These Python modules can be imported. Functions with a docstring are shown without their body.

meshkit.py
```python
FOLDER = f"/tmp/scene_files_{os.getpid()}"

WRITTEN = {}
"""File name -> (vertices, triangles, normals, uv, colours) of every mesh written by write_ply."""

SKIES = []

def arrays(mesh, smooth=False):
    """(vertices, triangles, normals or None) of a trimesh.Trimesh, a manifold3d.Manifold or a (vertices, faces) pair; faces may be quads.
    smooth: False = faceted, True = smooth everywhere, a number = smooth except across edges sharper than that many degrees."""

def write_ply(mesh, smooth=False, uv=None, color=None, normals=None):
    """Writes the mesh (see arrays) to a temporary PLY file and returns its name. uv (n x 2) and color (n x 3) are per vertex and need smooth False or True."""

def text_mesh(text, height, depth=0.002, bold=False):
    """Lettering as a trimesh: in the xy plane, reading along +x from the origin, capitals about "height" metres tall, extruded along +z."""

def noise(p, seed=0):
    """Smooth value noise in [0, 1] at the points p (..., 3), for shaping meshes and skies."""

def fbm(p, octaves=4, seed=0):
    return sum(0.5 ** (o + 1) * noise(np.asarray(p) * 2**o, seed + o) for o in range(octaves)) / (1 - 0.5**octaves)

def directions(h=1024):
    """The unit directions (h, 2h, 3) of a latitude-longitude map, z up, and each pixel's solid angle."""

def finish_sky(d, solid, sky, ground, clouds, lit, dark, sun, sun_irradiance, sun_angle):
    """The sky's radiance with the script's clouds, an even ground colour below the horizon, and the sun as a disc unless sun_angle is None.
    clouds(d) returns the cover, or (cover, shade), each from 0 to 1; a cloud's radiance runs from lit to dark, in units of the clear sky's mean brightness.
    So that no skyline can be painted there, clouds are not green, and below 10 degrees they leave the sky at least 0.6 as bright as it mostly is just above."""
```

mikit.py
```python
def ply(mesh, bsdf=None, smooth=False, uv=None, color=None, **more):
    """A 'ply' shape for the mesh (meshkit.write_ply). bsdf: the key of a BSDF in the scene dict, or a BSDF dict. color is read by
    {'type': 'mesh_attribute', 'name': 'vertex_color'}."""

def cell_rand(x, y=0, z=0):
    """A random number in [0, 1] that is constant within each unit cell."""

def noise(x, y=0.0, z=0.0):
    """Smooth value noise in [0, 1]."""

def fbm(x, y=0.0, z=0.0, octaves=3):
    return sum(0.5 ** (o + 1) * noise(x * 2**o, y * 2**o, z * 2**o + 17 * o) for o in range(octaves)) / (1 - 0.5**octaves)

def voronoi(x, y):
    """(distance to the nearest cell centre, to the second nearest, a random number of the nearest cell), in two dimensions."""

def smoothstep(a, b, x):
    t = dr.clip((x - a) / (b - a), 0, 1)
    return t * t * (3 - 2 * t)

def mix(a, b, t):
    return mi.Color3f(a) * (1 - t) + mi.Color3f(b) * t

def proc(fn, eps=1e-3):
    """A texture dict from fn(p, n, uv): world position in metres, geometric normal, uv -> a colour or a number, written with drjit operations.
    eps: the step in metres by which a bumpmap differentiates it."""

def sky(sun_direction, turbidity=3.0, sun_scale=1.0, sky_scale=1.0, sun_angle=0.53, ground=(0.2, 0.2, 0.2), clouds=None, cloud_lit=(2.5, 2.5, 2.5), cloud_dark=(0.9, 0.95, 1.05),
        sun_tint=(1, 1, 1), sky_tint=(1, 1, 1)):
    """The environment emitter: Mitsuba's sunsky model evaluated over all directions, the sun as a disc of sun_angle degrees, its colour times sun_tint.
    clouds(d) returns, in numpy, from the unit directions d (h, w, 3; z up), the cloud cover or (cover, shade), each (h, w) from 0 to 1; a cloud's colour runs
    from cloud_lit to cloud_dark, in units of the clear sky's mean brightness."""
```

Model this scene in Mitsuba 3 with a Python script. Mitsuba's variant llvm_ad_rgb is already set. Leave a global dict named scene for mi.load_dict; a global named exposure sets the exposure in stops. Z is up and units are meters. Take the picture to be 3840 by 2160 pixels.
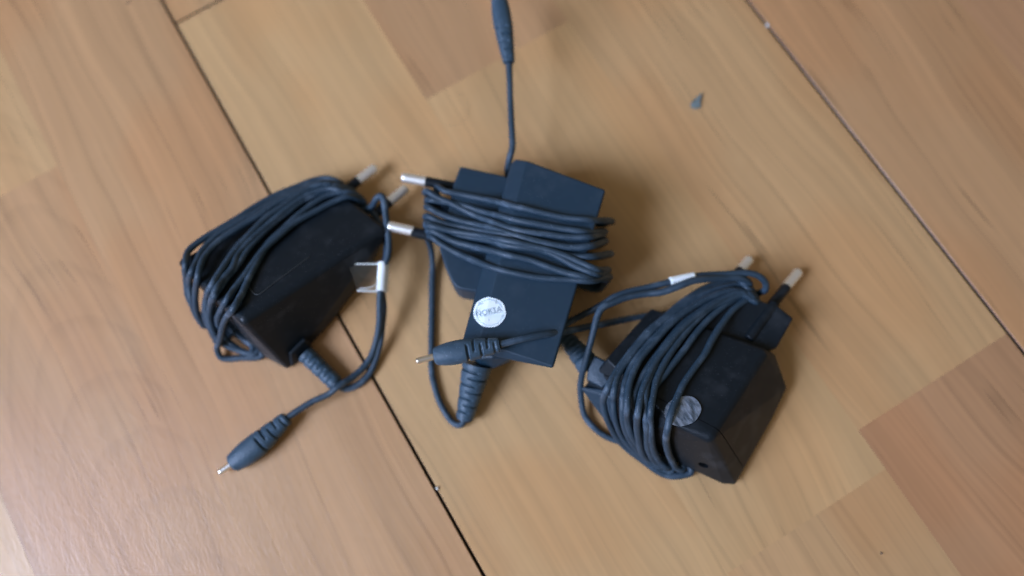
import math
import numpy as np, trimesh, drjit as dr, mitsuba as mi, mikit, meshkit
import manifold3d as m3
from mikit import noise, fbm, smoothstep, mix, cell_rand

T = mi.ScalarTransform4f
scene, labels = {}, {}

# ------------------------------------------------------------------ camera
PITCH, YAW, CAM_H, FOC = 0.24413028, -0.02566076, 0.265, 2880.0
LOOK = np.array([math.tan(YAW), math.tan(PITCH), -1.0]); LOOK /= np.linalg.norm(LOOK)
RIGHT = np.cross(LOOK, [0, 1, 0]); RIGHT /= np.linalg.norm(RIGHT)
UP = np.cross(RIGHT, LOOK)
EYE = np.array([0, 0, CAM_H])
scene['camera'] = {'type': 'thinlens', 'fov': math.degrees(2 * math.atan(1920 / FOC)), 'fov_axis': 'x', 'near_clip': 0.01, 'far_clip': 20.0,
                   'aperture_radius': 0.0032, 'focus_distance': 0.224,
                   'to_world': T().look_at(origin=EYE.tolist(), target=(EYE + LOOK).tolist(), up=UP.tolist())}
exposure = 0.0

# ------------------------------------------------------------------ light: one window to the left, dim warm light of the rest of the room
WIN_C, WIN_W, WIN_H = np.array([-0.66, -0.27, 0.68]), 0.48, 0.57
WIN_L = np.array([16.0, 19.6, 28.6])
wn = np.array([-WIN_C[0], -WIN_C[1], 0.0]); wn /= np.linalg.norm(wn)
scene['room_light'] = {'type': 'constant', 'radiance': {'type': 'rgb', 'value': [0.235, 0.21, 0.168]}}
wx = np.cross([0, 0, 1], wn)
WM = np.eye(4); WM[:3, 0], WM[:3, 1], WM[:3, 2], WM[:3, 3] = wx * WIN_W / 2, [0, 0, WIN_H / 2], wn, WIN_C
scene['window__pane'] = {'type': 'rectangle', 'to_world': T(WM.tolist()), 'bsdf': {'type': 'diffuse', 'reflectance': {'type': 'rgb', 'value': 0.1}},
                         'emitter': {'type': 'area', 'radiance': {'type': 'rgb', 'value': WIN_L.tolist()}}}
labels['window'] = {'label': 'daylit window outside the frame, left of the floor', 'category': 'window', 'kind': 'structure'}

# ------------------------------------------------------------------ helpers
def ray(x, y):
    v = LOOK * FOC + (x - 1920) * RIGHT - (y - 1080) * UP
    return v / np.linalg.norm(v)
def at(x, y, z):
    """The point of the place at height z (mm above the floor) seen at pixel x, y of the 3840 x 2160 photograph; in metres."""
    v = ray(x, y)
    return EYE + v * ((z * 1e-3 - CAM_H) / v[2])
class Plane:
    def __init__(s, a, b, c):
        s.o = a; s.n = np.cross(b - a, c - a); s.n /= np.linalg.norm(s.n)
        if s.n[2] < 0: s.n = -s.n
    def touch(s, body):
        """Move the plane out to the surface of the rounded body."""
        v = body.to_mesh().vert_properties[:, :3]
        s.o = s.o + s.n * ((v - s.o) @ s.n).max()
    def hit(s, x, y, off=0.0):
        v = ray(x, y)
        return EYE + v * (((s.o - EYE) @ s.n + off * 1e-3) / (v @ s.n))
def on(plane, pts, off):
    return [plane.hit(x, y, off) for x, y in pts]
def lo(*pts):
    return [at(*p) for p in pts]

def numbered(key):
    k, i = key, 0
    while k in scene:
        i += 1; k = f'{key}_{i:03d}'
    return k
def put(key, mesh, bsdf, smooth=40, label=None, **more):
    key = numbered(key)
    scene[key] = mikit.ply(mesh, bsdf, smooth=smooth, **more)
    if label: labels[key] = {'label': label}
    return key
def thing(key, label, category, group=None, kind=None):
    labels[key] = {'label': label, 'category': category}
    if group: labels[key]['group'] = group
    if kind: labels[key]['kind'] = kind
    return key

def spline(P, step=0.0007):
    """Centripetal Catmull-Rom through P, resampled evenly."""
    P = np.asarray(P, float)
    keep = [0] + [i for i in range(1, len(P)) if np.linalg.norm(P[i] - P[i - 1]) > 4e-4]
    P = P[keep]
    P = np.vstack([2 * P[0] - P[1], P, 2 * P[-1] - P[-2]])
    out = []
    for i in range(1, len(P) - 2):
        p0, p1, p2, p3 = P[i - 1:i + 3]
        t0 = 0; t1 = t0 + np.linalg.norm(p1 - p0) ** .5; t2 = t1 + np.linalg.norm(p2 - p1) ** .5; t3 = t2 + np.linalg.norm(p3 - p2) ** .5
        t = np.linspace(t1, t2, max(3, int(np.linalg.norm(p2 - p1) / 0.0004)), endpoint=False)[:, None]
        a1 = (t1 - t) / (t1 - t0) * p0 + (t - t0) / (t1 - t0) * p1
        a2 = (t2 - t) / (t2 - t1) * p1 + (t - t1) / (t2 - t1) * p2
        a3 = (t3 - t) / (t3 - t2) * p2 + (t - t2) / (t3 - t2) * p3
        b1 = (t2 - t) / (t2 - t0) * a1 + (t - t0) / (t2 - t0) * a2
        b2 = (t3 - t) / (t3 - t1) * a2 + (t - t1) / (t3 - t1) * a3
        out.append((t2 - t) / (t2 - t1) * b1 + (t - t1) / (t2 - t1) * b2)
    out = np.vstack(out + [P[-2:-1]])
    s = np.r_[0, np.cumsum(np.linalg.norm(np.diff(out, axis=0), axis=1))]
    n = max(3, int(s[-1] / step))
    return np.stack([np.interp(np.linspace(0, s[-1], n), s, out[:, k]) for k in range(3)], 1)

def loft(P, radius, sides=14, up=None, caps=True):
    """A tube along the points P; radius(s, angle) in metres gives its section (angle 0 = up, pi/2 = right of the direction)."""
    P = np.asarray(P, float)
    t = np.gradient(P, axis=0); t /= np.linalg.norm(t, axis=1, keepdims=True) + 1e-15
    s = np.r_[0, np.cumsum(np.linalg.norm(np.diff(P, axis=0), axis=1))]
    if up is None:                                   # parallel transport
        a = np.cross(t[0], [0.3, 0.2, 1.0]); a /= np.linalg.norm(a)
        A = [a]
        for k in range(1, len(P)):
            a = A[-1] - t[k] * (A[-1] @ t[k]); A.append(a / np.linalg.norm(a))
        A = np.array(A)
    else:
        A = np.array(up)[None] - t * (t @ np.array(up))[:, None]; A /= np.linalg.norm(A, axis=1, keepdims=True)
    B = np.cross(t, A)
    ang = np.arange(sides) * 2 * np.pi / sides
    R = radius(s[:, None], ang[None, :]) * np.ones((len(P), sides)) if callable(radius) else np.full((len(P), sides), radius)
    V = P[:, None] + R[..., None] * (np.cos(ang)[None, :, None] * A[:, None] - np.sin(ang)[None, :, None] * B[:, None])
    i, j = np.meshgrid(np.arange(len(P) - 1), np.arange(sides), indexing='ij')
    q = np.stack([i * sides + j, (i + 1) * sides + j, (i + 1) * sides + (j + 1) % sides, i * sides + (j + 1) % sides], -1).reshape(-1, 4)
    F = np.vstack([q[:, [0, 1, 2]], q[:, [0, 2, 3]]])
    V = V.reshape(-1, 3)
    if caps:
        n = len(V); V = np.vstack([V, P[:1], P[-1:]])
        j = np.arange(sides)
        F = np.vstack([F, np.stack([j * 0 + n, j, (j + 1) % sides], 1), np.stack([j * 0 + n + 1, (len(P) - 1) * sides + (j + 1) % sides, (len(P) - 1) * sides + j], 1)])
    m = trimesh.Trimesh(V, F, process=False)
    if m.volume < 0: m.invert()
    return m
def line(a, b, step=0.0002):
    n = max(2, int(np.linalg.norm(b - a) / step))
    return a + (b - a) * np.linspace(0, 1, n)[:, None]
def bent(pts, step=0.0002):
    return spline(pts, step)

def rounded_hull(pts, r=1.0, pull=1.3):
    """Convex body with edges rounded by r mm through the corner points."""
    pts = np.array(pts); c = pts.mean(0)
    r = np.broadcast_to(np.array(r, float) * 1e-3, (len(pts),))
    pts = pts + (c - pts) / np.linalg.norm(c - pts, axis=1, keepdims=True) * (r * pull)[:, None]
    return m3.Manifold.hull_points(np.vstack([trimesh.creation.icosphere(3 if q > 0.002 else 2, q).vertices + p for p, q in zip(pts, r)]))

# ------------------------------------------------------------------ materials
def rgb(*c): return {'type': 'rgb', 'value': list(c)}
def plastic(base, rough, dust=0.06, grain=0.00004, spec=0.5, dust_col=(0.16, 0.17, 0.19)):
    def colour(p, n, uv):
        a = fbm(p.x * 220, p.y * 220, p.z * 220, 3)
        b = noise(p.x * 2600, p.y * 2600, p.z * 2600)
        w = smoothstep(0.45, 0.85, a) * 0.55 + smoothstep(0.80, 0.95, b) * 0.9
        return mix(base, dust_col, w * dust * (0.35 + 1.3 * smoothstep(0.3, 0.7, noise(p.x * 70 + 3, p.y * 70, p.z * 70))))
    def roughness(p, n, uv):
        return rough + 0.12 * (fbm(p.x * 160, p.y * 160, p.z * 160, 2) - 0.5)
    def relief(p, n, uv):
        return noise(p.x * 2200, p.y * 2200, p.z * 2200)
    return {'type': 'bumpmap', 'tex': mikit.proc(relief, 6e-5), 'scale': grain,
            'bsdf': {'type': 'principled', 'base_color': mikit.proc(colour), 'roughness': mikit.proc(roughness), 'specular': spec}}
scene['black_plastic'] = plastic((0.0065, 0.0105, 0.0140), 0.42, 0.10, spec=0.20)
scene['slate_plastic'] = plastic((0.006, 0.0245, 0.043), 0.52, 0.06, spec=0.45)
scene['cable_rubber'] = plastic((0.014, 0.034, 0.054), 0.56, 0.36, 0.00005, dust_col=(0.15, 0.21, 0.28))
scene['grip_rubber'] = plastic((0.026, 0.056, 0.084), 0.52, 0.25, 0.00006, dust_col=(0.13, 0.19, 0.27))
scene['pin_metal'] = {'type': 'principled', 'base_color': rgb(0.95, 0.94, 0.90), 'metallic': 0.82, 'roughness': 0.38}
scene['barrel_metal'] = {'type': 'principled', 'base_color': rgb(0.90, 0.88, 0.86), 'metallic': 1.0, 'roughness': 0.26}
scene['void'] = {'type': 'diffuse', 'reflectance': rgb(0.006, 0.006, 0.006)}
scene['paper'] = {'type': 'twosided', 'bsdf': {'type': 'principled', 'base_color': rgb(0.74, 0.78, 0.76), 'roughness': 0.6}}
scene['film'] = {'type': 'blendbsdf', 'weight': 0.035, 'a': {'type': 'thindielectric', 'int_ior': 1.45}, 'b': {'type': 'twosided', 'bsdf': {'type': 'diffuse', 'reflectance': rgb(0.6, 0.65, 0.62)}}}
scene['engraving'] = {'type': 'principled', 'base_color': rgb(0.035, 0.042, 0.045), 'roughness': 0.5}
def seal_colour(p, n, uv):
    return mix((0.62, 0.73, 0.77), (0.80, 0.83, 0.82), fbm(p.x * 500, p.y * 500, p.z * 500, 3)) * (1 - 0.35 * smoothstep(0.72, 0.9, noise(p.x * 900, p.y * 900, 3)))
scene['seal_paper'] = {'type': 'twosided', 'bsdf': {'type': 'principled', 'base_color': mikit.proc(seal_colour), 'roughness': 0.5}}
scene['seal_ink'] = {'type': 'twosided', 'bsdf': {'type': 'diffuse', 'reflectance': rgb(0.06, 0.13, 0.18)}}
scene['seal_faint_ink'] = {'type': 'twosided', 'bsdf': {'type': 'diffuse', 'reflectance': rgb(0.36, 0.48, 0.53)}}
def worn(p, n, uv):
    a = fbm(p.x * 900 + p.y * 500, p.y * 350 - p.x * 200, p.z * 400, 3)
    return mix((0.06, 0.085, 0.11), (0.24, 0.28, 0.34), smoothstep(0.28, 0.74, a))
def crease(p, n, uv):
    return fbm(p.x * 700 + p.y * 300, p.y * 500 - p.x * 300, p.z * 300, 2)
scene['worn_foil'] = {'type': 'twosided', 'bsdf': {'type': 'bumpmap', 'tex': mikit.proc(crease, 1e-4), 'scale': 0.0005,
                      'bsdf': {'type': 'principled', 'base_color': mikit.proc(worn), 'roughness': 0.45, 'metallic': 0.25}}}

# ---- the laminate: three printed strips on each plank, grain along the plank (mm, u along, v across)
PSI = 0.54345737
CS, SN = math.cos(PSI), math.sin(PSI)
V0, PW = -29.4, 195.4
def uv_mm(p):
    return (-SN * p.x + CS * p.y) * 1000, (CS * p.x + SN * p.y) * 1000
def laminate(p, n, uv):
    u, v = uv_mm(p)
    k = dr.floor((v - V0) / PW)
    vl = v - V0 - k * PW
    j = dr.select(vl < 68, 0.0, dr.select(vl < 131.5, 1.0, 2.0))
    o, S = cell_rand(k, j, 7) * 320, 290 + 120 * cell_rand(k, j, 8)
    def over(kk, jj, oo, ss):
        nonlocal o, S
        m = (k == kk) & (j == jj)
        o, S = dr.select(m, oo, o), dr.select(m, ss, S)
    for args in ((0, 0, -130, 350), (0, 1, 140.2, 198), (0, 2, -43, 330), (-1, 0, -140, 480), (-1, 1, 190, 320), (-1, 2, -60, 380), (1, 0, -170, 420)):
        over(*args)
    seg = dr.floor((u - o) / S)
    h = cell_rand(k * 7 + j, seg, 11)
    tone = cell_rand(k * 7 + j, seg, 21)
    for kk, jj, ss, t in ((0, 1, 0, .66), (0, 1, -1, .12), (0, 1, -2, .36), (0, 2, 0, .26), (0, 2, -1, .92), (0, 0, 0, .12), (-1, 1, 0, .22), (-1, 1, -1, .66), (-1, 0, 0, .30), (1, 0, 0, .62), (0, 0, -1, .2)):  # reddish strips; right plank and lower right block also painted darker for corner vignetting
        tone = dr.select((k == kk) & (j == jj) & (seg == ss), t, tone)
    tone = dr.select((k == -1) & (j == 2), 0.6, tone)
    sd = h * 61.7
    vv = v + (h - 0.5) * 0.16 * u + 13 * (fbm(u / 95 + sd, v / 42, sd, 2) - 0.5) + 3.2 * (fbm(u / 34 + sd, v / 15, sd + 3, 2) - 0.5)
    broad = fbm(vv / 13 + sd, u / 240, sd, 3)
    mid = fbm(vv / 3.0 + sd, u / 120, sd + 5, 3)
    streak = noise(vv / 1.6 + sd, u / 48, 13 + sd) * 0.6 + noise(vv / 0.9, u / 34, 29) * 0.4
    fine = noise(vv / 0.55 + sd, u / 26, 3)
    ring = vv / 10.5 + 1.3 * fbm(vv / 30, u / 300, sd, 2)
    ring = ring - dr.floor(ring)
    line_ = smoothstep(0.80, 0.96, ring) * (1 - smoothstep(0.96, 1.0, ring)) * smoothstep(0.35, 0.7, noise(u / 70 + sd, vv / 9, 9))
    dash = smoothstep(0.78, 0.93, noise(vv / 1.1 + sd, u / 30, 17)) * smoothstep(0.5, 0.75, noise(u / 38, vv / 16, 23 + sd))
    arch = (u * 0.085 + dr.square(v + 112 + 5 * noise(u / 60, 4.0)) * 0.0042 + 0.9 * fbm(u / 70, v / 16, 41, 2)) * 0.5
    arch = arch - dr.floor(arch)
    arch = smoothstep(0.62, 0.9, arch) * (1 - smoothstep(0.93, 1.0, arch)) * dr.select((k == -1) & (j == 1), 1.0, 0.0)
    cloud = fbm(u / 45 + sd, v / 28, 31, 2)
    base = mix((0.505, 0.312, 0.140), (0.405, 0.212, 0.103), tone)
    base = base * (1.0 + 0.30 * (broad - 0.5) + 0.20 * (mid - 0.5) + 0.07 * (fine - 0.5) + 0.12 * (streak - 0.5))
    pink = mix((1.0, 1.0, 1.0), (1.0, 0.93, 0.88), smoothstep(0.4, 0.75, cloud))
    base = mix(base, (0.075, 0.050, 0.034), 1 - smoothstep(-0.00024, -0.00008, p.z))      # bare core and dirt in the seams
    return base * pink * (1 - 0.11 * line_) * (1 - 0.22 * dash) * (1 - 0.05 * arch)
def pores(p, n, uv):
    u, v = uv_mm(p)
    return 0.7 * noise(v / 0.30, u / 0.9, 3) + 0.3 * noise(v / 0.6, u / 5.0, 8)
def sheen(p, n, uv):
    u, v = uv_mm(p)
    return 0.40 + 0.10 * (fbm(v / 2.0, u / 18, 2, 2) - 0.5)
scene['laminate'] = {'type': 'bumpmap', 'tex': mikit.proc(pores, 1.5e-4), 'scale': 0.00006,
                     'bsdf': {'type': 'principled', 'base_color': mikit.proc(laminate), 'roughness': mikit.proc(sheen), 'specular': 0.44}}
scene['underlay'] = {'type': 'diffuse', 'reflectance': rgb(0.045, 0.036, 0.030)}

# ------------------------------------------------------------------ setting: laminate floor, every plank a part
def plank_mesh(u0, u1, v0, v1, gap=1.05, endgap=0.75, b=0.2, th=8.0):
    v0, v1, u0, u1 = v0 + gap / 2, v1 - gap / 2, u0 + endgap / 2, u1 - endgap / 2
    prof = [(v0, -th), (v1, -th), (v1, -b), (v1 - b, 0), (v0 + b, 0), (v0, -b)]
    V = []
    for u, ins in ((u0, 0.0), (u0 + 0.2, 1), (u1 - 0.2, 1), (u1, 0.0)):
        for v, z in prof:
            zz = z if ins or z < -b else z - 0.2
            V.append(((CS * v - SN * u) * 1e-3, (SN * v + CS * u) * 1e-3, zz * 1e-3))
    F = []
    for a in range(3):
        for i in range(6):
            j = (i + 1) % 6
            F += [(a * 6 + i, (a + 1) * 6 + i, (a + 1) * 6 + j), (a * 6 + i, (a + 1) * 6 + j, a * 6 + j)]
    for i in range(1, 5):
        F += [(0, i, i + 1), (18, 18 + i + 1, 18 + i)]
    m = trimesh.Trimesh(V, F, process=False); m.fix_normals()
    return m
PL = 1285.0
joint = {-3: 380, -2: -150, -1: 700, 0: 221.4, 1: 560, 2: 60, 3: -260}
for k in range(-3, 4):
    for r in (-1, 0):
        u0 = joint[k] + r * PL
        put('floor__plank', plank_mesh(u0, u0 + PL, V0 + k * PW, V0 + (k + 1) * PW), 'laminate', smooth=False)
um = trimesh.creation.box((3.2, 3.2, 0.002)); um.apply_translation((0, 0, -0.0032))
put('floor__underlay', um, 'underlay', smooth=False)
labels['floor'] = {'label': 'honey coloured wood laminate floor with dark plank seams', 'category': 'floor', 'kind': 'structure'}

# ------------------------------------------------------------------ parts shared by the chargers
CR = 0.00113                                            # cable radius
def pin(root, tip, end, base, r=0.00172):
    """Round mains pin: bare metal tip and an insulating sleeve."""
    d = (base - tip) / np.linalg.norm(base - tip)
    def bullet(s, a):
        return np.where(s < r * 0.6, r * (0.55 + 0.45 * np.sqrt(np.clip(1 - (1 - s / (r * 0.6)) ** 2, 0, 1))), r)
    k = numbered(f'{root}__pin')
    scene[k] = mikit.ply(loft(line(tip, end + d * 0.0004), bullet, 24), 'pin_metal', smooth=40)
    end = tip + d * np.linalg.norm(end - tip)
    scene[f'{k}__sleeve'] = mikit.ply(loft(line(end, base, 0.001), r * 1.03, 24), 'black_plastic', smooth=40)
    return k

def staggered(s, a, first, pitch, count, width, depth, half=2.0):
    """Slits cut from alternate sides, as in a strain relief."""
    cut = 0
    for k in range(count):
        side = math.pi / 2 if k % 2 else -math.pi / 2
        da = np.abs((a - side + np.pi) % (2 * np.pi) - np.pi)
        g = np.clip(1.35 - np.abs(s - first - k * pitch) / (width / 2), 0, 1)
        cut = np.maximum(cut, g * np.clip((half - da) / 0.15, 0, 1))
    return 1 - depth * cut

def out_plug(root, tip, nose, mid, tail, r_mid, r_tail, r_metal=0.00105):
    """Slim phone plug: metal barrel, moulded grip with staggered slits; nose, mid, tail are points on its axis."""
    axis = bent([nose, mid, tail])
    L = np.linalg.norm(mid - nose) + np.linalg.norm(tail - mid); lm = np.linalg.norm(mid - nose)
    def section(s, a):
        f = np.clip(s / L, 0, 1)
        front = r_mid * (0.72 + 0.28 * np.sin(np.clip(s / (0.75 * lm), 0, 1) * np.pi / 2))
        back = r_mid + (r_tail - r_mid) * np.clip((s - lm) / (L - lm), 0, 1) ** 1.15
        r = np.where(s < lm, front, back)
        r = r * np.where(s < 0.0006, 0.80 + 0.20 * s / 0.0006, 1) * np.where(s > L - 0.0004, 0.9, 1)
        flat = 1 - 0.10 * np.cos(a) ** 4                                     # slightly flattened top and bottom
        return r * flat * staggered(s, a, lm + 0.0016, (L - lm - 0.0022) / 4.4, 5, 0.0007, 0.22)
    k = numbered(f'{root}__output_plug')
    scene[k] = mikit.ply(loft(axis, section, 48, up=(0, 0, 1)), 'grip_rubber', smooth=35)
    d = nose - tip; Lb = np.linalg.norm(d)
    def barrel(s, a):
        return np.where(s < 0.0005, r_metal * (0.7 + 0.3 * s / 0.0005), r_metal)
    scene[f'{k}__barrel'] = mikit.ply(loft(line(tip, nose + d / Lb * 0.0015), barrel, 24), 'barrel_metal', smooth=40)
    hole = tip - d / Lb * 0.00002
    scene[f'{k}__bore'] = mikit.ply(loft(np.array([hole, hole + d / Lb * 0.00006]), r_metal * 0.42, 16), 'void', smooth=False)
    return k

def strain_relief(root, a, b, ra, rb, count, up=(0, 0, 1), depth=0.15):
    L = np.linalg.norm(b - a)
    def section(s, ang):
        r = ra + (rb - ra) * s / L
        r = r * np.where(s > L - 0.0005, 0.88, 1)
        return r * staggered(s, ang, 0.12 * L, 0.84 * L / count, count, 0.0006, depth, 2.0)
    k = f'{root}__strain_relief'
    scene[k] = mikit.ply(loft(line(a, b), section, 48, up=up), 'grip_rubber', smooth=35)
    return k

def cable(root, pts, label=None):
    P = spline(pts)
    s = np.r_[0, np.cumsum(np.linalg.norm(np.diff(P, axis=0), axis=1))]
    seed = len(root)
    jig = np.stack([meshkit.fbm(np.stack([s / 0.016, s * 0 + 9 * k + seed, s * 0], 1), 2) - 0.5 for k in range(3)], 1)
    P = P + jig * np.array([0.0008, 0.0008, 0.0003]) * np.clip(np.minimum(s, s[-1] - s) / 0.02, 0, 1)[:, None]
    P[:, 2] = np.maximum(P[:, 2], CR * 0.97)
    flat = 0.93 + 0.14 * meshkit.noise(np.stack([s / 0.011, s * 0 + seed, s * 0], 1))
    return put(f'{root}__cable', loft(P, lambda s_, a: CR * np.interp(s_, s, flat), 14), 'cable_rubber', smooth=True, label=label)

# ================================================================== charger on the left
A = thing('phone_charger', 'black phone charger on the left, cord wound lengthwise, clear tag on its twin cords', 'phone charger', 'phone chargers with wound cords')
PA = Plane(at(672, 982, 19), at(910, 1205, 30), at(1444, 858, 17))
a1, a2, a3, a4 = PA.hit(672, 982), PA.hit(906, 1208), PA.hit(1448, 857), PA.hit(1235, 690)
bodyA = rounded_hull([a1, a2, a3, a4, at(1077, 1382, 1.6), at(1165, 1292, 1.6), at(1243, 1209, 2), at(1385, 1010, 2.5), at(700, 1010, 7), at(1240, 760, 3), at(760, 1080, 3), at(928, 1279, 6), at(998, 1341, 3)], [1.4, 2.8, 2.2, 1.6] + [1.6] * 9, 1.1)
PA.touch(bodyA)
put(f'{A}__housing', bodyA, 'black_plastic', 25)
collar = rounded_hull([at(1142, 1268, 9), at(1085, 1325, 9), at(1168, 1284, 4), at(1172, 1312, 2), at(1128, 1350, 2), at(1092, 1372, 3), at(1130, 1290, 2), at(1100, 1330, 2)], 0.8)
put(f'{A}__collar', collar, 'black_plastic', 25)
eng = spline(on(PA, [(1160, 964), (1112, 999), (1065, 1034), (1018, 1069), (972, 1103), (958, 1104), (940, 1087), (925, 1060)], 0.02))
put(f'{A}__label_outline', loft(eng, 0.00016, 6), 'engraving', True)
pin(A, at(1410, 627, 5), at(1343, 678, 6.5), at(1272, 732, 8))
pin(A, at(1526, 703, 6), at(1460, 758, 7.5), at(1400, 808, 9))
relA = at(1262, 1440, 3.2)
strain_relief(A, at(1146, 1328, 4.0), relA, 0.0031, 0.0028, 7)
def over(pts, off=1.0): return on(PA, pts, off)
front = lambda x, y, z=6: lo((x, y, z))
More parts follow.
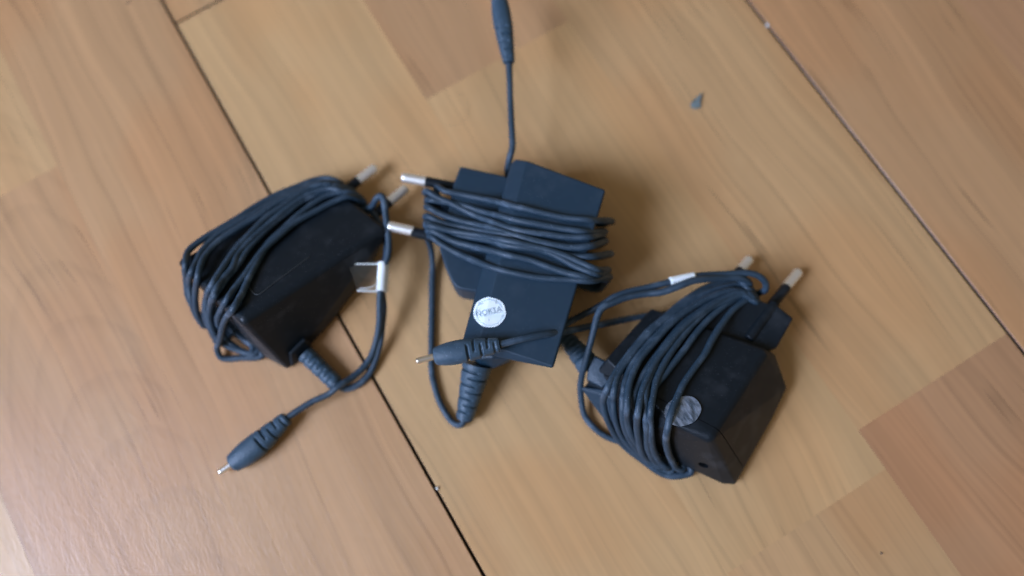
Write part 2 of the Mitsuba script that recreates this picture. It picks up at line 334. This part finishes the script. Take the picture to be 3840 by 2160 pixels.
sA = [relA, *lo((1290, 1457, 1.6), (1340, 1444, 1.3), (1384, 1402, 1.5), (1408, 1345, 2.5), (1432, 1255, 5), (1441, 1160, 7), (1434, 1092, 10), (1442, 1000, 11), (1450, 940, 12), (1440, 880, 12), (1400, 800, 10), (1350, 770, 6), (1200, 830, 3), (1000, 1000, 2.2), (850, 1200, 2.0)),
      # strand furthest right
      *lo((985, 1332, 2.2), (900, 1342, 1.8), (858, 1346, 1.6), (828, 1340, 2.0), (812, 1312, 4), (822, 1272, 11), (840, 1210, 20), (855, 1182, 25)), *over([(874, 1158)], 1.5),
      *over([(908, 1100), (935, 1037), (965, 982), (1015, 905), (1065, 860), (1115, 812), (1177, 764), (1240, 730), (1300, 720)]), *lo((1345, 735, 10), (1370, 765, 7), (1365, 790, 4)),
      *lo((1200, 870, 2.5), (1000, 1150, 2.2), (955, 1328, 2.6), (905, 1316, 3), (866, 1292, 4), (836, 1262, 6), (822, 1232, 9), (817, 1195, 16), (828, 1162, 22)), *over([(848, 1128)], 1.5),
      *over([(877, 1082), (922, 1025), (985, 940), (1065, 868), (1105, 836), (1178, 792), (1255, 752), (1305, 735)], 1.2), *lo((1350, 755, 9), (1370, 795, 5)),
      *lo((1200, 880, 2.8), (950, 1150, 2.2), (850, 1260, 2.2), (800, 1250, 4), (785, 1190, 11), (793, 1142, 19.5)), *over([(808, 1108)], 1.5),
      *over([(818, 1092), (852, 1045), (890, 1000), (932, 935), (980, 882), (1040, 825), (1090, 787), (1140, 750), (1215, 717), (1270, 706)], 1.1), *lo((1320, 715, 9), (1342, 750, 5)),
      *lo((1150, 850, 2.8), (900, 1120, 2.2), (800, 1235, 2.4), (772, 1200, 7), (768, 1150, 13), (775, 1114, 19)), *over([(789, 1080)], 1.5),
      *over([(810, 1045), (852, 987), (872, 955), (918, 900), (965, 862), (1015, 822), (1065, 780), (1115, 740), (1165, 709), (1220, 694), (1265, 700)], 1.4), *lo((1305, 715, 8), (1328, 745, 5)),
      *lo((1150, 840, 2.8), (950, 1200, 2.2), (946, 1324, 3), (885, 1310, 3.5), (832, 1286, 5), (801, 1245, 9), (786, 1195, 14), (790, 1150, 20)), *over([(803, 1098)], 2.0),
      *over([(830, 1048), (872, 1000), (893, 952), (943, 897), (1000, 846), (1060, 797), (1120, 750), (1180, 717), (1238, 705), (1275, 712)], 2.0), *lo((1318, 730, 9), (1335, 755, 5)),
      *lo((1150, 830, 2.8), (880, 1100, 2.2), (770, 1215, 2.0), (733, 1180, 6), (716, 1128, 12), (711, 1070, 15)), *over([(720, 1022)], 1.4),
      *over([(738, 985), (757, 945), (815, 885), (890, 838), (965, 795), (1045, 747), (1110, 714), (1165, 692), (1230, 683)], 1.2), *lo((1275, 700, 8), (1298, 735, 4)),
      *lo((1100, 840, 2.8), (870, 1090, 2.2), (772, 1225, 2.2), (745, 1190, 7), (733, 1140, 13), (733, 1090, 18)), *over([(742, 1040)], 1.6),
      *over([(752, 1000), (772, 958), (828, 897), (900, 848), (975, 806), (1052, 757), (1118, 722), (1172, 699), (1235, 690)], 2.6), *lo((1282, 708, 8), (1305, 742, 4)),
      *lo((1100, 830, 2.8), (900, 1150, 2.2), (820, 1290, 2.2), (802, 1262, 5), (779, 1205, 11), (771, 1150, 16), (778, 1105, 20.5)), *over([(792, 1072)], 2.4),
      *over([(818, 1028), (856, 972), (900, 915), (950, 862), (1002, 812), (1060, 770), (1112, 733), (1164, 703), (1218, 690)], 2.8), *lo((1262, 700, 9), (1298, 728, 5)),
      *lo((1100, 830, 2.8), (860, 1070, 2.2), (765, 1205, 1.6), (733, 1160, 5), (708, 1110, 10), (700, 1045, 15)), *over([(694, 1000)], 1.4),
      *over([(703, 946), (765, 893), (827, 855), (890, 818), (965, 771), (1040, 730), (1115, 698), (1177, 675), (1227, 669), (1265, 682)], 1.0), *lo((1296, 705, 7), (1315, 745, 5)),
      *lo((1370, 790, 9), (1398, 768, 13), (1412, 745, 16), (1427, 736, 17), (1438, 752, 17.5), (1444, 795, 17), (1450, 845, 16.5), (1456, 905, 16), (1452, 960, 15), (1436, 1000, 14), (1428, 1092, 13), (1424, 1150, 11), (1421, 1217, 8), (1410, 1280, 5), (1391, 1338, 3.5), (1364, 1377, 3.2), (1317, 1420, 4.2), (1270, 1449, 6.6), (1235, 1478, 5.5), (1175, 1505, 5.0), (1125, 1535, 4.8), (1076, 1567, 4.6))]
cable(A, sA)
out_plug(A, at(821, 1773, 3.2), at(868, 1741, 3.4), at(965, 1668, 4.0), at(1076, 1567, 4.6), 0.0042, 0.0024)

# clear tag folded round the twin cords
G = thing('cord_tag', 'clear film tag with a white fold, hanging on the twin cords of the left charger', 'cord tag')
fold = line(at(1440, 986, 12.6), at(1432, 1093, 11.6), 0.0004)
def fold_r(s, a): return 0.0016 + 0.0014 * np.cos(a) ** 2
put(f'{G}__fold', loft(fold, fold_r, 24, up=(0, 0, 1)), 'paper', 40)
fl = [at(1306, 990, 17), at(1432, 989, 13.6), at(1424, 1093, 12.4), at(1340, 1089, 16)]
put(f'{G}__film', trimesh.Trimesh(fl, [(0, 1, 2), (0, 2, 3)], process=False), 'film', False)
put(f'{G}__edge', loft(line(fl[0], fl[1], 0.001), 0.00030, 8), 'paper', True)
put(f'{G}__edge', loft(line(fl[3], fl[2], 0.001), 0.00042, 8), 'paper', True)
put(f'{G}__edge', loft(spline([at(1350, 1081, 15.8), at(1380, 1080, 15.6), at(1402, 1072, 15.2), at(1420, 1060, 14.4)]), 0.00016, 8), 'paper', True)  # not a film edge: white stroke painted in as a reflection line

# ================================================================== charger in the middle
B = thing('phone_charger_001', 'slate blue phone charger in the middle with a round white seal near its end', 'phone charger', 'phone chargers with wound cords')
ZB, ZC = 27.0, 23.0
tl, tr, br, bl = at(1977, 604, ZB), at(2267, 713, ZB), at(2071, 1378, ZB), at(1797, 1290, ZB)
cl, cl2 = at(1924, 612, ZC), at(1740, 1285, ZC)
down = lambda p, z: np.array([p[0], p[1], z * 1e-3])
bodyB = rounded_hull([tl, tr, br, bl, cl, cl2, down(tr, 3.2) + [-0.003, 0, 0], down(br, 3.2) + [-0.003, 0.007, 0], down(cl, 5), down(cl2, 5) + [0, 0.006, 0], at(1937, 598, 24), at(1790, 1322, 24), down(at(1760, 1318, ZC), 6) + [0, 0.006, 0], at(1760, 1318, ZC)], 0.9, 1.0)
put(f'{B}__housing', bodyB, 'slate_plastic', 25)
PT, PCH = Plane(tl, tr, br), Plane(at(1977, 604, ZB), at(1797, 1290, ZB), cl)
PT.touch(bodyB); PCH.touch(bodyB)
hd = [(1731, 626), (1893, 661), (1960, 700), (1840, 1100), (1795, 1068), (1772, 1085), (1752, 1090), (1728, 1085), (1712, 1077), (1697, 1058), (1687, 1035), (1672, 1005), (1650, 930), (1709, 682)]
headB = rounded_hull([at(x, y, 18.5) for x, y in hd] + [down(at(x, y, 18.5), 5.0) for x, y in hd], 0.8, 1.0)
put(f'{B}__plug_head', headB, 'slate_plastic', 25)
collarB = rounded_hull([at(1790, 1335, 16), at(1850, 1330, 18), at(1915, 1335, 16), at(1922, 1345, 8), at(1850, 1385, 9), at(1800, 1378, 9), at(1775, 1345, 8), at(1850, 1340, 4)], 1.2)
put(f'{B}__collar', collarB, 'slate_plastic', 25)
pin(B, at(1506, 664, 16), at(1596, 680, 15.4), at(1716, 703, 14.6))
pin(B, at(1454, 846, 16.5), at(1545, 866, 15.8), at(1668, 900, 14.6))
relB = at(1741, 1574, 3.6)
strain_relief(B, at(1790, 1365, 9.5), relB, 0.0051, 0.0029, 7)

def seal_point(x, y, off):
    """The seal lies over the top face and folds down the sloping side."""
    p, q = PT.hit(x, y, off), PCH.hit(x, y, off)
    return p if p[2] < q[2] else q
def seal_mesh(cx, cy, rx, ry, off, surf, rings=8, n=56, notch=True, tilt=0.0):
    V, F = [surf(cx, cy, off)], []
    for i in range(1, rings + 1):
        for j in range(n):
            t = 2 * math.pi * j / n
            f = i / rings * (1 - (0.045 * max(0, math.cos((t - 4.9) * 1.0)) ** 60 if notch and i == rings else 0) + (0.012 * math.sin(7 * t) if i == rings else 0))
            ex, ey = rx * f * math.cos(t), ry * f * math.sin(t)
            V.append(surf(cx + ex * math.cos(tilt) - ey * math.sin(tilt), cy + ex * math.sin(tilt) + ey * math.cos(tilt), off))
    for j in range(n):
        F.append((0, 1 + j, 1 + (j + 1) % n))
    for i in range(rings - 1):
        for j in range(n):
            a, b = 1 + i * n + j, 1 + i * n + (j + 1) % n
            F += [(a, a + n, b + n), (a, b + n, b)]
    m = trimesh.Trimesh(V, F, process=False)
    return m
def drape(mesh2d, ox, oy, ang, sx, sy, off, surf):
    v = mesh2d.vertices
    V = [surf(ox + (x * sx) * math.cos(ang) + (y * sy) * math.sin(ang), oy + (x * sx) * math.sin(ang) - (y * sy) * math.cos(ang), off + (0.04 if z > 1e-6 else 0)) for x, y, z in v]
    return trimesh.Trimesh(V, mesh2d.faces, process=False)
SOFF = 0.12
put(f'{B}__seal', seal_mesh(1836, 1171, 61, 57, SOFF, seal_point), 'seal_paper', True, label='round white paper seal with a printed name')
txt = meshkit.text_mesh('NOKIA', 1.0, 0.1, bold=False)
tw = txt.bounds[1][0] - txt.bounds[0][0]
put(f'{B}__seal__lettering', drape(txt, 1786, 1188, math.radians(-12.5), 97 / tw, 19.0, SOFF + 0.06, seal_point), 'seal_ink', False)
def ringpts(f, a0, a1, n=60):
    return [seal_point(1836 + 61 * f * math.cos(t), 1171 + 57 * f * math.sin(t), SOFF + 0.05) for t in np.linspace(a0, a1, n)]
put(f'{B}__seal__ring', loft(np.array(ringpts(0.83, 2.0, 5.9)), 0.00011, 6), 'seal_faint_ink', True)
put(f'{B}__seal__ring', loft(np.array(ringpts(0.86, 0.2, 2.0)), 0.00009, 6), 'seal_faint_ink', True)
put(f'{B}__seal__rule', loft(np.array([seal_point(x, 1191 - (x - 1785) * 0.222, SOFF + 0.05) for x in np.linspace(1780, 1888, 24)]), 0.00008, 6), 'seal_faint_ink', True)

def tB(pts, off=0.9):
    """Over the charger: top face, sloping side or plug head, whichever lies highest."""
    out = []
    for x, y in pts:
        p = seal_point(x, y, off); q = at(x, y, 18.5 + off)
        edge = 1977 + (y - 604) * (1797 - 1977) / (1290 - 604)
        if x > edge - 8: out.append(p)
        else:
            f = np.clip((edge - 8 - x) / 140, 0, 1)
            out.append(at(x, y, (ZB + off) * (1 - f) + (18.5 + off) * f))
    return out
def turnR(x, y, y2): return lo((x, y, 17), (x - 8, y + (y2 - y) * 0.3, 8), (x - 40, y2, 3.2))
def turnL(x, y): return lo((x + 60, y + 25, 3.0), (x + 8, y + 10, 6.5), (x, y, 13))
sB = [relB, *lo((1731, 1592, 2.4), (1716, 1594, 1.4), (1698, 1584, 1.3), (1670, 1547, 1.3), (1645, 1500, 1.3), (1630, 1447, 1.3), (1620, 1385, 1.3), (1618, 1300, 1.4), (1620, 1155, 1.6), (1620, 1070, 2.0), (1622, 990, 3), (1616, 930, 6), (1602, 890, 12)),
      *tB([(1622, 893), (1652, 915), (1715, 948), (1790, 981), (1852, 1006), (1925, 1025), (2025, 1041), (2125, 1048), (2212, 1051)]), *turnR(2287, 1036, 1070),
      *lo((1950, 1010, 3.2)), *turnL(1600, 872),
      *tB([(1620, 866), (1700, 905), (1765, 923), (1830, 938), (1900, 957), (1990, 978), (2050, 1000), (2125, 1024), (2200, 1040)], 1.2), *turnR(2278, 1046, 1085),
      *lo((1950, 960, 3.2)), *turnL(1597, 838),
      *tB([(1614, 838), (1677, 862), (1722, 880), (1765, 890), (1840, 902), (1915, 920), (2025, 936), (2100, 967), (2162, 1002), (2225, 1024)], 1.5), *turnR(2272, 1024, 1040),
      *lo((1950, 930, 3.2)), *turnL(1598, 812),
      *tB([(1612, 812), (1660, 837), (1740, 853), (1810, 866), (1890, 880), (1965, 905), (2060, 938), (2150, 962), (2220, 962)], 1.0), *turnR(2286, 952, 962),
      *lo((1950, 900, 3.2)), *turnL(1602, 775),
      *tB([(1612, 778), (1650, 800), (1710, 822), (1780, 840), (1860, 858), (1940, 884), (2050, 915), (2150, 930), (2215, 925)], 1.6), *turnR(2266, 905, 920),
      *lo((1950, 880, 3.2)), *turnL(1597, 722),
      *tB([(1610, 722), (1645, 745), (1690, 763), (1740, 787), (1790, 811), (1865, 839), (1940, 863), (2050, 880), (2150, 890), (2210, 888)], 1.0), *turnR(2260, 882, 890),
      *lo((1950, 860, 3.2)), *turnL(1600, 752),
      *tB([(1612, 752), (1660, 760), (1740, 772), (1820, 796), (1900, 815), (1970, 832), (2090, 853), (2190, 866)], 0.7), *turnR(2264, 868, 880),
      *lo((1950, 930, 3.2)), *turnL(1599, 850),
      *tB([(1614, 850), (1700, 870), (1800, 886), (1900, 905), (2000, 925), (2100, 950), (2180, 985), (2235, 1008)], 2.1), *turnR(2280, 1010, 1030),
      *lo((1950, 860, 3.2), (1680, 780, 4), (1640, 730, 9), (1636, 706, 14), (1645, 701, 18)),
      *tB([(1668, 714), (1740, 731), (1815, 747), (1880, 761), (1940, 777), (2050, 804), (2125, 818), (2210, 824)], 1.1), *turnR(2288, 828, 840),
      *lo((2150, 800, 3.2), (1980, 740, 4), (1915, 690, 7), (1902, 655, 11), (1908, 617, 15), (1916, 588, 17), (1925, 556, 18), (1924, 515, 19), (1919, 450, 20), (1914, 373, 21), (1911, 290, 22), (1909, 236, 22.5))]
cable(B, sB)
out_plug(B, at(1862, -88, 26), at(1868, -25, 25.5), at(1887, 95, 24), at(1909, 236, 22.5), 0.0034, 0.0021)

# ================================================================== charger on the right
C = thing('phone_charger_002', 'dark phone charger on the right with a worn silver sticker and a screw hole', 'phone charger', 'phone chargers with wound cords')
c1, c2, c3, c4, c5 = at(2437, 1162, 16), at(2275, 1347, 18), at(2537, 1597, 25), at(2660, 1650, 25.5), at(2872, 1312, 16)
PC = Plane(c2, c3, c5)
c1 = PC.hit(2440, 1160); c4 = PC.hit(2658, 1650)
ptsC = [c1, c2, c3, c4, c5, PC.hit(2700, 1600), at(2904, 1330, 13), at(2722, 1640, 21.5), at(2946, 1450, 5), at(2895, 1562, 4), at(2785, 1755, 3.5), at(2753, 1814, 2.5), at(2715, 1812, 2.5),
        at(2600, 1762, 3), at(2290, 1605, 4), at(2190, 1455, 6), at(2445, 1195, 4), at(2865, 1335, 3)]
bodyC = rounded_hull(ptsC, [1.0, 1.0, 1.0, 3.0, 3.2, 1.2, 1.6, 1.6] + [1.2] * (len(ptsC) - 8), 1.0)
PC.touch(bodyC)
# two half shells, parted by a fine groove
s1, s2, s3 = at(2700, 1615, 26.5), at(2782, 1752, 4), PC.hit(2640, 1580)
nc = np.cross(s2 - s1, s3 - s1); nc /= np.linalg.norm(nc)
if nc @ (c4 - s1) < 0: nc = -nc
side = float(nc @ s1)
back = bodyC.trim_by_plane(nc.tolist(), side + 0.00014)
main = bodyC.trim_by_plane((-nc).tolist(), -(side - 0.00014))
cen = np.array(bodyC.bounding_box()).reshape(2, 3).mean(0)
core = bodyC.translate((-cen).tolist()).scale((0.985,) * 3).translate(cen.tolist())
nf = np.cross(c4 - c3, at(2600, 1762, 3) - c3); nf /= np.linalg.norm(nf)
PF = Plane(c3, c4, at(2700, 1805, 2.5))
if PF.n @ (EYE - c4) < 0: PF.n = -PF.n
hole_c = PF.hit(2641, 1737)
hole = loft(line(hole_c + PF.n * 0.003, hole_c - PF.n * 0.0045, 0.001), 0.0017, 28)
hm = m3.Manifold(m3.Mesh(hole.vertices.astype(np.float32), hole.faces.astype(np.uint32)))
back, core = back - hm, core - hm
put(f'{C}__housing', main, 'black_plastic', 25)
put(f'{C}__back_shell', back, 'black_plastic', 25, label='lower half shell with a screw hole')
put(f'{C}__back_shell__core', core, 'void', False)
put(f'{C}__screw', loft(line(hole_c - PF.n * 0.0042, hole_c - PF.n * 0.0032, 0.0005), 0.0013, 20), 'pin_metal', 30)
hdc = [(2972, 1196), (2913, 1303), (2868, 1318), (2700, 1262), (2600, 1215), (2612, 1135), (2660, 1096), (2712, 1090), (2920, 1153)]
headC = rounded_hull([at(x, y, 12.5) for x, y in hdc] + [down(at(x, y, 12.5), 2.0) for x, y in hdc], 0.8, 1.0)
put(f'{C}__plug_head', headC, 'black_plastic', 25)
rib = loft(spline([at(2905, 1137, 11.3), at(2875, 1178, 12.2), at(2838, 1228, 12.8), at(2806, 1272, 12.8)]), 0.0017, 20)
put(f'{C}__pin_rib', rib, 'black_plastic', True)
collarC = rounded_hull([at(2228, 1332, 14), at(2270, 1352, 15), at(2308, 1425, 15), at(2262, 1455, 14), at(2200, 1425, 12), at(2205, 1380, 13), at(2228, 1345, 5), at(2290, 1420, 5), at(2205, 1430, 5)], 0.8)
put(f'{C}__collar', collarC, 'slate_plastic', 25)
lug = rounded_hull([at(2180, 1452, 9), at(2262, 1462, 12), at(2330, 1500, 14), at(2290, 1600, 5), at(2240, 1530, 5), at(2262, 1460, 4), at(2195, 1462, 5)], 0.6)
put(f'{C}__cord_lug', lug, 'slate_plastic', 25)
pin(C, at(2813, 969, 4), at(2776, 1013, 5.5), at(2708, 1098, 8.5))
pin(C, at(2997, 1017, 3.5), at(2947, 1076, 5.5), at(2880, 1162, 8.5))
relC = at(2107, 1248, 8)
strain_relief(C, at(2212, 1375, 10), relC, 0.0042, 0.0026, 7)
put(f'{C}__sticker', seal_mesh(2560, 1541, 70, 56, 0.12, lambda x, y, o: PC.hit(x, y, o), tilt=-0.3), 'worn_foil', True, label='round silver sticker, worn and wrinkled')

def tC(pts, off=0.9): return on(PC, pts, off)
def backC(*pts): return lo(*pts)
def topC(x, y):
    z = max(PC.hit(x, y)[2] * 1e3, 12.5) + 1.2
    return lo((x - 12, y + 6, z), (x + 6, y + 14, z * 0.75), (x - 6, y + 40, z * 0.42), (x - 60, y + 90, 3.6))
sC = [relC, *lo((2104, 1236, 9.5), (2112, 1224, 11.5), (2140, 1204, 13), (2205, 1171, 15), (2267, 1138, 17), (2305, 1113, 18), (2355, 1095, 18), (2430, 1078, 18), (2512, 1056, 19), (2590, 1038, 19), (2650, 1030, 18.5), (2725, 1026, 18), (2800, 1021, 17.5), (2845, 1034, 17), (2868, 1058, 15.5), (2868, 1088, 12), (2845, 1100, 8), (2780, 1150, 3.6)),
      *lo((2640, 1330, 2.6), (2500, 1600, 2.4), (2597, 1767, 2.2), (2577, 1777, 1.8), (2527, 1784, 1.5), (2490, 1777, 1.5), (2452, 1757, 1.7), (2402, 1720, 2.4), (2352, 1680, 4.5), (2313, 1640, 8), (2288, 1598, 12), (2270, 1550, 16), (2262, 1505, 18.5)),
      *tC([(2277, 1455), (2302, 1405), (2340, 1350), (2390, 1287), (2440, 1230), (2475, 1203), (2525, 1163), (2587, 1119), (2637, 1086), (2700, 1061), (2765, 1052)], 1.2), *topC(2805, 1062),
      *lo((2640, 1340, 2.6), (2480, 1600, 2.4), (2520, 1762, 2.0), (2470, 1752, 1.8), (2425, 1727, 2.6), (2375, 1687, 5), (2333, 1643, 9), (2310, 1590, 14), (2300, 1540, 18), (2299, 1500, 20)),
      *tC([(2302, 1470), (2320, 1405), (2365, 1335), (2415, 1272), (2477, 1212), (2540, 1163), (2600, 1122), (2660, 1090), (2720, 1075), (2780, 1068)], 1.4), *topC(2815, 1078),
      *lo((2640, 1350, 2.6), (2480, 1600, 2.4), (2500, 1755, 2.2), (2452, 1738, 2.6), (2425, 1718, 4), (2385, 1677, 8), (2356, 1630, 13), (2340, 1580, 18), (2336, 1530, 21.5), (2337, 1490, 22.5)),
      *tC([(2340, 1462), (2352, 1417), (2377, 1360), (2415, 1310), (2465, 1255), (2530, 1190), (2590, 1150), (2650, 1117), (2715, 1095), (2775, 1090)], 1.1), *topC(2820, 1096),
      *lo((2640, 1350, 2.6), (2490, 1600, 2.4), (2478, 1748, 2.4), (2432, 1722, 3.4), (2398, 1680, 8.5), (2370, 1632, 14), (2356, 1580, 19)), *tC([(2352, 1520)], 1.6),
      *tC([(2356, 1465), (2372, 1405), (2402, 1345), (2446, 1290), (2500, 1230), (2560, 1178), (2622, 1138), (2684, 1108), (2740, 1092)], 2.6), *topC(2808, 1092),
      *lo((2640, 1350, 2.6), (2490, 1600, 2.4), (2487, 1752, 2.6), (2440, 1730, 3.4), (2411, 1700, 7.5), (2398, 1650, 14), (2390, 1600, 20)), *tC([(2392, 1540)], 1.6),
      *tC([(2404, 1470), (2428, 1410), (2458, 1350), (2496, 1300), (2545, 1240), (2602, 1190), (2660, 1148), (2722, 1114), (2772, 1098)], 2.7), *topC(2812, 1100),
      *lo((2640, 1350, 2.6), (2500, 1600, 2.4), (2440, 1700, 5), (2410, 1650, 12), (2390, 1592, 19), (2374, 1530, 23)),
      *tC([(2374, 1490), (2395, 1440), (2427, 1380), (2465, 1330), (2502, 1285), (2565, 1210), (2625, 1165), (2690, 1125), (2760, 1100)], 0.9), *topC(2805, 1104),
      *lo((2640, 1350, 2.6), (2500, 1640, 2.4), (2490, 1752, 3), (2462, 1735, 4.5), (2437, 1692, 10), (2428, 1642, 17), (2422, 1580, 24), (2418, 1535, 25.5)),
      *tC([(2418, 1495), (2430, 1430), (2450, 1380), (2472, 1330), (2512, 1272), (2565, 1215), (2622, 1168), (2680, 1135), (2735, 1118), (2785, 1105)], 2.2), *topC(2826, 1110),
      *lo((2640, 1350, 2.6), (2500, 1500, 2.4), (2400, 1640, 4), (2400, 1560, 14)), *tC([(2432, 1485), (2465, 1435), (2490, 1405), (2515, 1372), (2565, 1312), (2625, 1232), (2687, 1168), (2740, 1130), (2790, 1112)], 0.9), *topC(2830, 1118),
      *lo((2640, 1350, 2.6), (2500, 1640, 2.4), (2505, 1758, 3.4), (2478, 1735, 5.5), (2456, 1692, 11), (2445, 1642, 17.5), (2440, 1590, 23)), *tC([(2440, 1548)], 1.4),
      *tC([(2450, 1480), (2468, 1415), (2500, 1350), (2548, 1278), (2610, 1205), (2668, 1155), (2735, 1122), (2790, 1102)], 1.9), *topC(2828, 1106),
      *lo((2640, 1350, 2.6), (2540, 1650, 2.4), (2560, 1760, 2.6), (2535, 1752, 4), (2517, 1722, 8), (2505, 1690, 13), (2500, 1650, 19), (2504, 1605, 26)),
      *tC([(2515, 1548), (2536, 1490), (2565, 1430), (2602, 1380), (2640, 1330), (2668, 1278), (2700, 1227), (2737, 1178), (2775, 1141), (2812, 1120)], 1.0), *topC(2838, 1124),
      *lo((2640, 1350, 2.6), (2420, 1600, 2.0), (2350, 1660, 1.5), (2310, 1653, 1.3), (2280, 1642, 1.3), (2245, 1620, 1.4), (2212, 1587, 1.8), (2190, 1550, 2.6), (2180, 1500, 4.2), (2179, 1445, 7.5), (2187, 1400, 11.5), (2198, 1358, 15), (2212, 1305, 18), (2230, 1235, 20.5), (2245, 1182, 21.5), (2262, 1152, 21.5), (2300, 1134, 21), (2355, 1114, 20.5), (2430, 1100, 20), (2475, 1094, 21), (2540, 1072, 22), (2600, 1050, 21.5), (2725, 1040, 18.5), (2785, 1040, 17), (2815, 1062, 13), (2800, 1090, 8), (2740, 1150, 3.6)),
      *lo((2600, 1180, 4), (2500, 1175, 4.5), (2400, 1188, 5), (2305, 1206, 8), (2255, 1216, 12), (2200, 1226, 16), (2150, 1236, 21), (2100, 1244, 25.5), (2060, 1251, 28.5), (1990, 1264, 30.6), (1940, 1275, 31), (1872, 1293, 31))]
cable(C, sC)
out_plug(C, at(1561, 1355, 30.6), at(1628, 1337, 30.6), at(1735, 1317, 31.0), at(1872, 1293, 31), 0.0037, 0.0022, 0.00098)

H2 = thing('cord_tag_001', 'small white paper tag wrapped on the cord leading to the right charger', 'cord tag')
put(f'{H2}__wrap', loft(spline(lo((2512, 1056, 19), (2560, 1045, 19), (2606, 1036, 18.9))), lambda s, a: 0.00142 + 0.0003 * np.cos(a) ** 2, 20, up=(0, 0, 1)), 'paper', True)

# ------------------------------------------------------------------ small things on the floor
rng = np.random.default_rng(5)
def flake(key, outline, z, thick, mat, label, cat, bow=0.6):
    top, n = [], len(outline)
    P = [at(x, y, z) for x, y in outline]
    c = np.mean(P, axis=0); V, F = [], []
    for lvl, zz in ((0, 0.0), (1, thick)):
        for i, p in enumerate(P):
            V.append(p + np.array([0, 0, (zz + bow * rng.random()) * 1e-3]))
        V.append(c + np.array([0, 0, (zz + bow) * 1e-3]))
    for i in range(n):
        j = (i + 1) % n
        F += [(n, j, i), (2 * n + 1, n + 1 + i, n + 1 + j), (i, j, n + 1 + j), (i, n + 1 + j, n + 1 + i)]
    m = trimesh.Trimesh(V, F, process=False); m.fix_normals()
    put(key, m, mat, 60)
    thing(key, label, cat)
scene['leaf_grey'] = {'type': 'principled', 'base_color': rgb(0.13, 0.16, 0.155), 'roughness': 0.7}
scene['crumb_pale'] = {'type': 'diffuse', 'reflectance': rgb(0.62, 0.60, 0.54)}
scene['crumb_dark'] = {'type': 'diffuse', 'reflectance': rgb(0.17, 0.12, 0.08)}
scene['hair_brown'] = {'type': 'diffuse', 'reflectance': rgb(0.33, 0.22, 0.12)}
flake('debris_flake', [(2636, 349), (2629, 362), (2626, 376), (2624, 390), (2628, 402), (2618, 408), (2605, 410), (2593, 404), (2588, 394), (2594, 383), (2606, 374), (2618, 360)], 0.1, 0.25, 'leaf_grey', 'small grey-green dry flake lying on the bare floor at upper right', 'debris flake', 0.8)
flake('lint_speck', [(1636, 1826), (1645, 1826), (1648, 1834), (1642, 1839), (1634, 1833)], -0.2, 0.6, 'crumb_pale', 'pale lint speck caught in the seam below the left charger', 'lint speck')
flake('lint_speck_001', [(2872, 92), (2880, 92), (2884, 99), (2877, 104), (2870, 98)], -0.2, 0.5, 'crumb_pale', 'pale lint speck caught in the long seam at top right', 'lint speck')
flake('dark_crumb', [(474, 8), (488, 7), (486, 13), (478, 14)], 0.05, 0.3, 'crumb_dark', 'dark crumb at the very top left edge of the floor', 'crumb', 0.2)
flake('dark_crumb_001', [(3299, 2071), (3306, 2070), (3309, 2076), (3303, 2079)], 0.05, 0.3, 'crumb_dark', 'dark crumb on the floor at the lower right', 'crumb', 0.2)
hair = spline(lo((1716, 349, 0.1), (1742, 358, 0.4), (1757, 388, 0.6), (1757, 422, 0.5), (1742, 452, 0.4), (1712, 468, 0.2), (1677, 470, 0.1)))
put('hair', loft(hair, 0.00004, 6), 'hair_brown', True)
thing('hair', 'thin curled hair lying on the floor above the middle charger', 'hair')
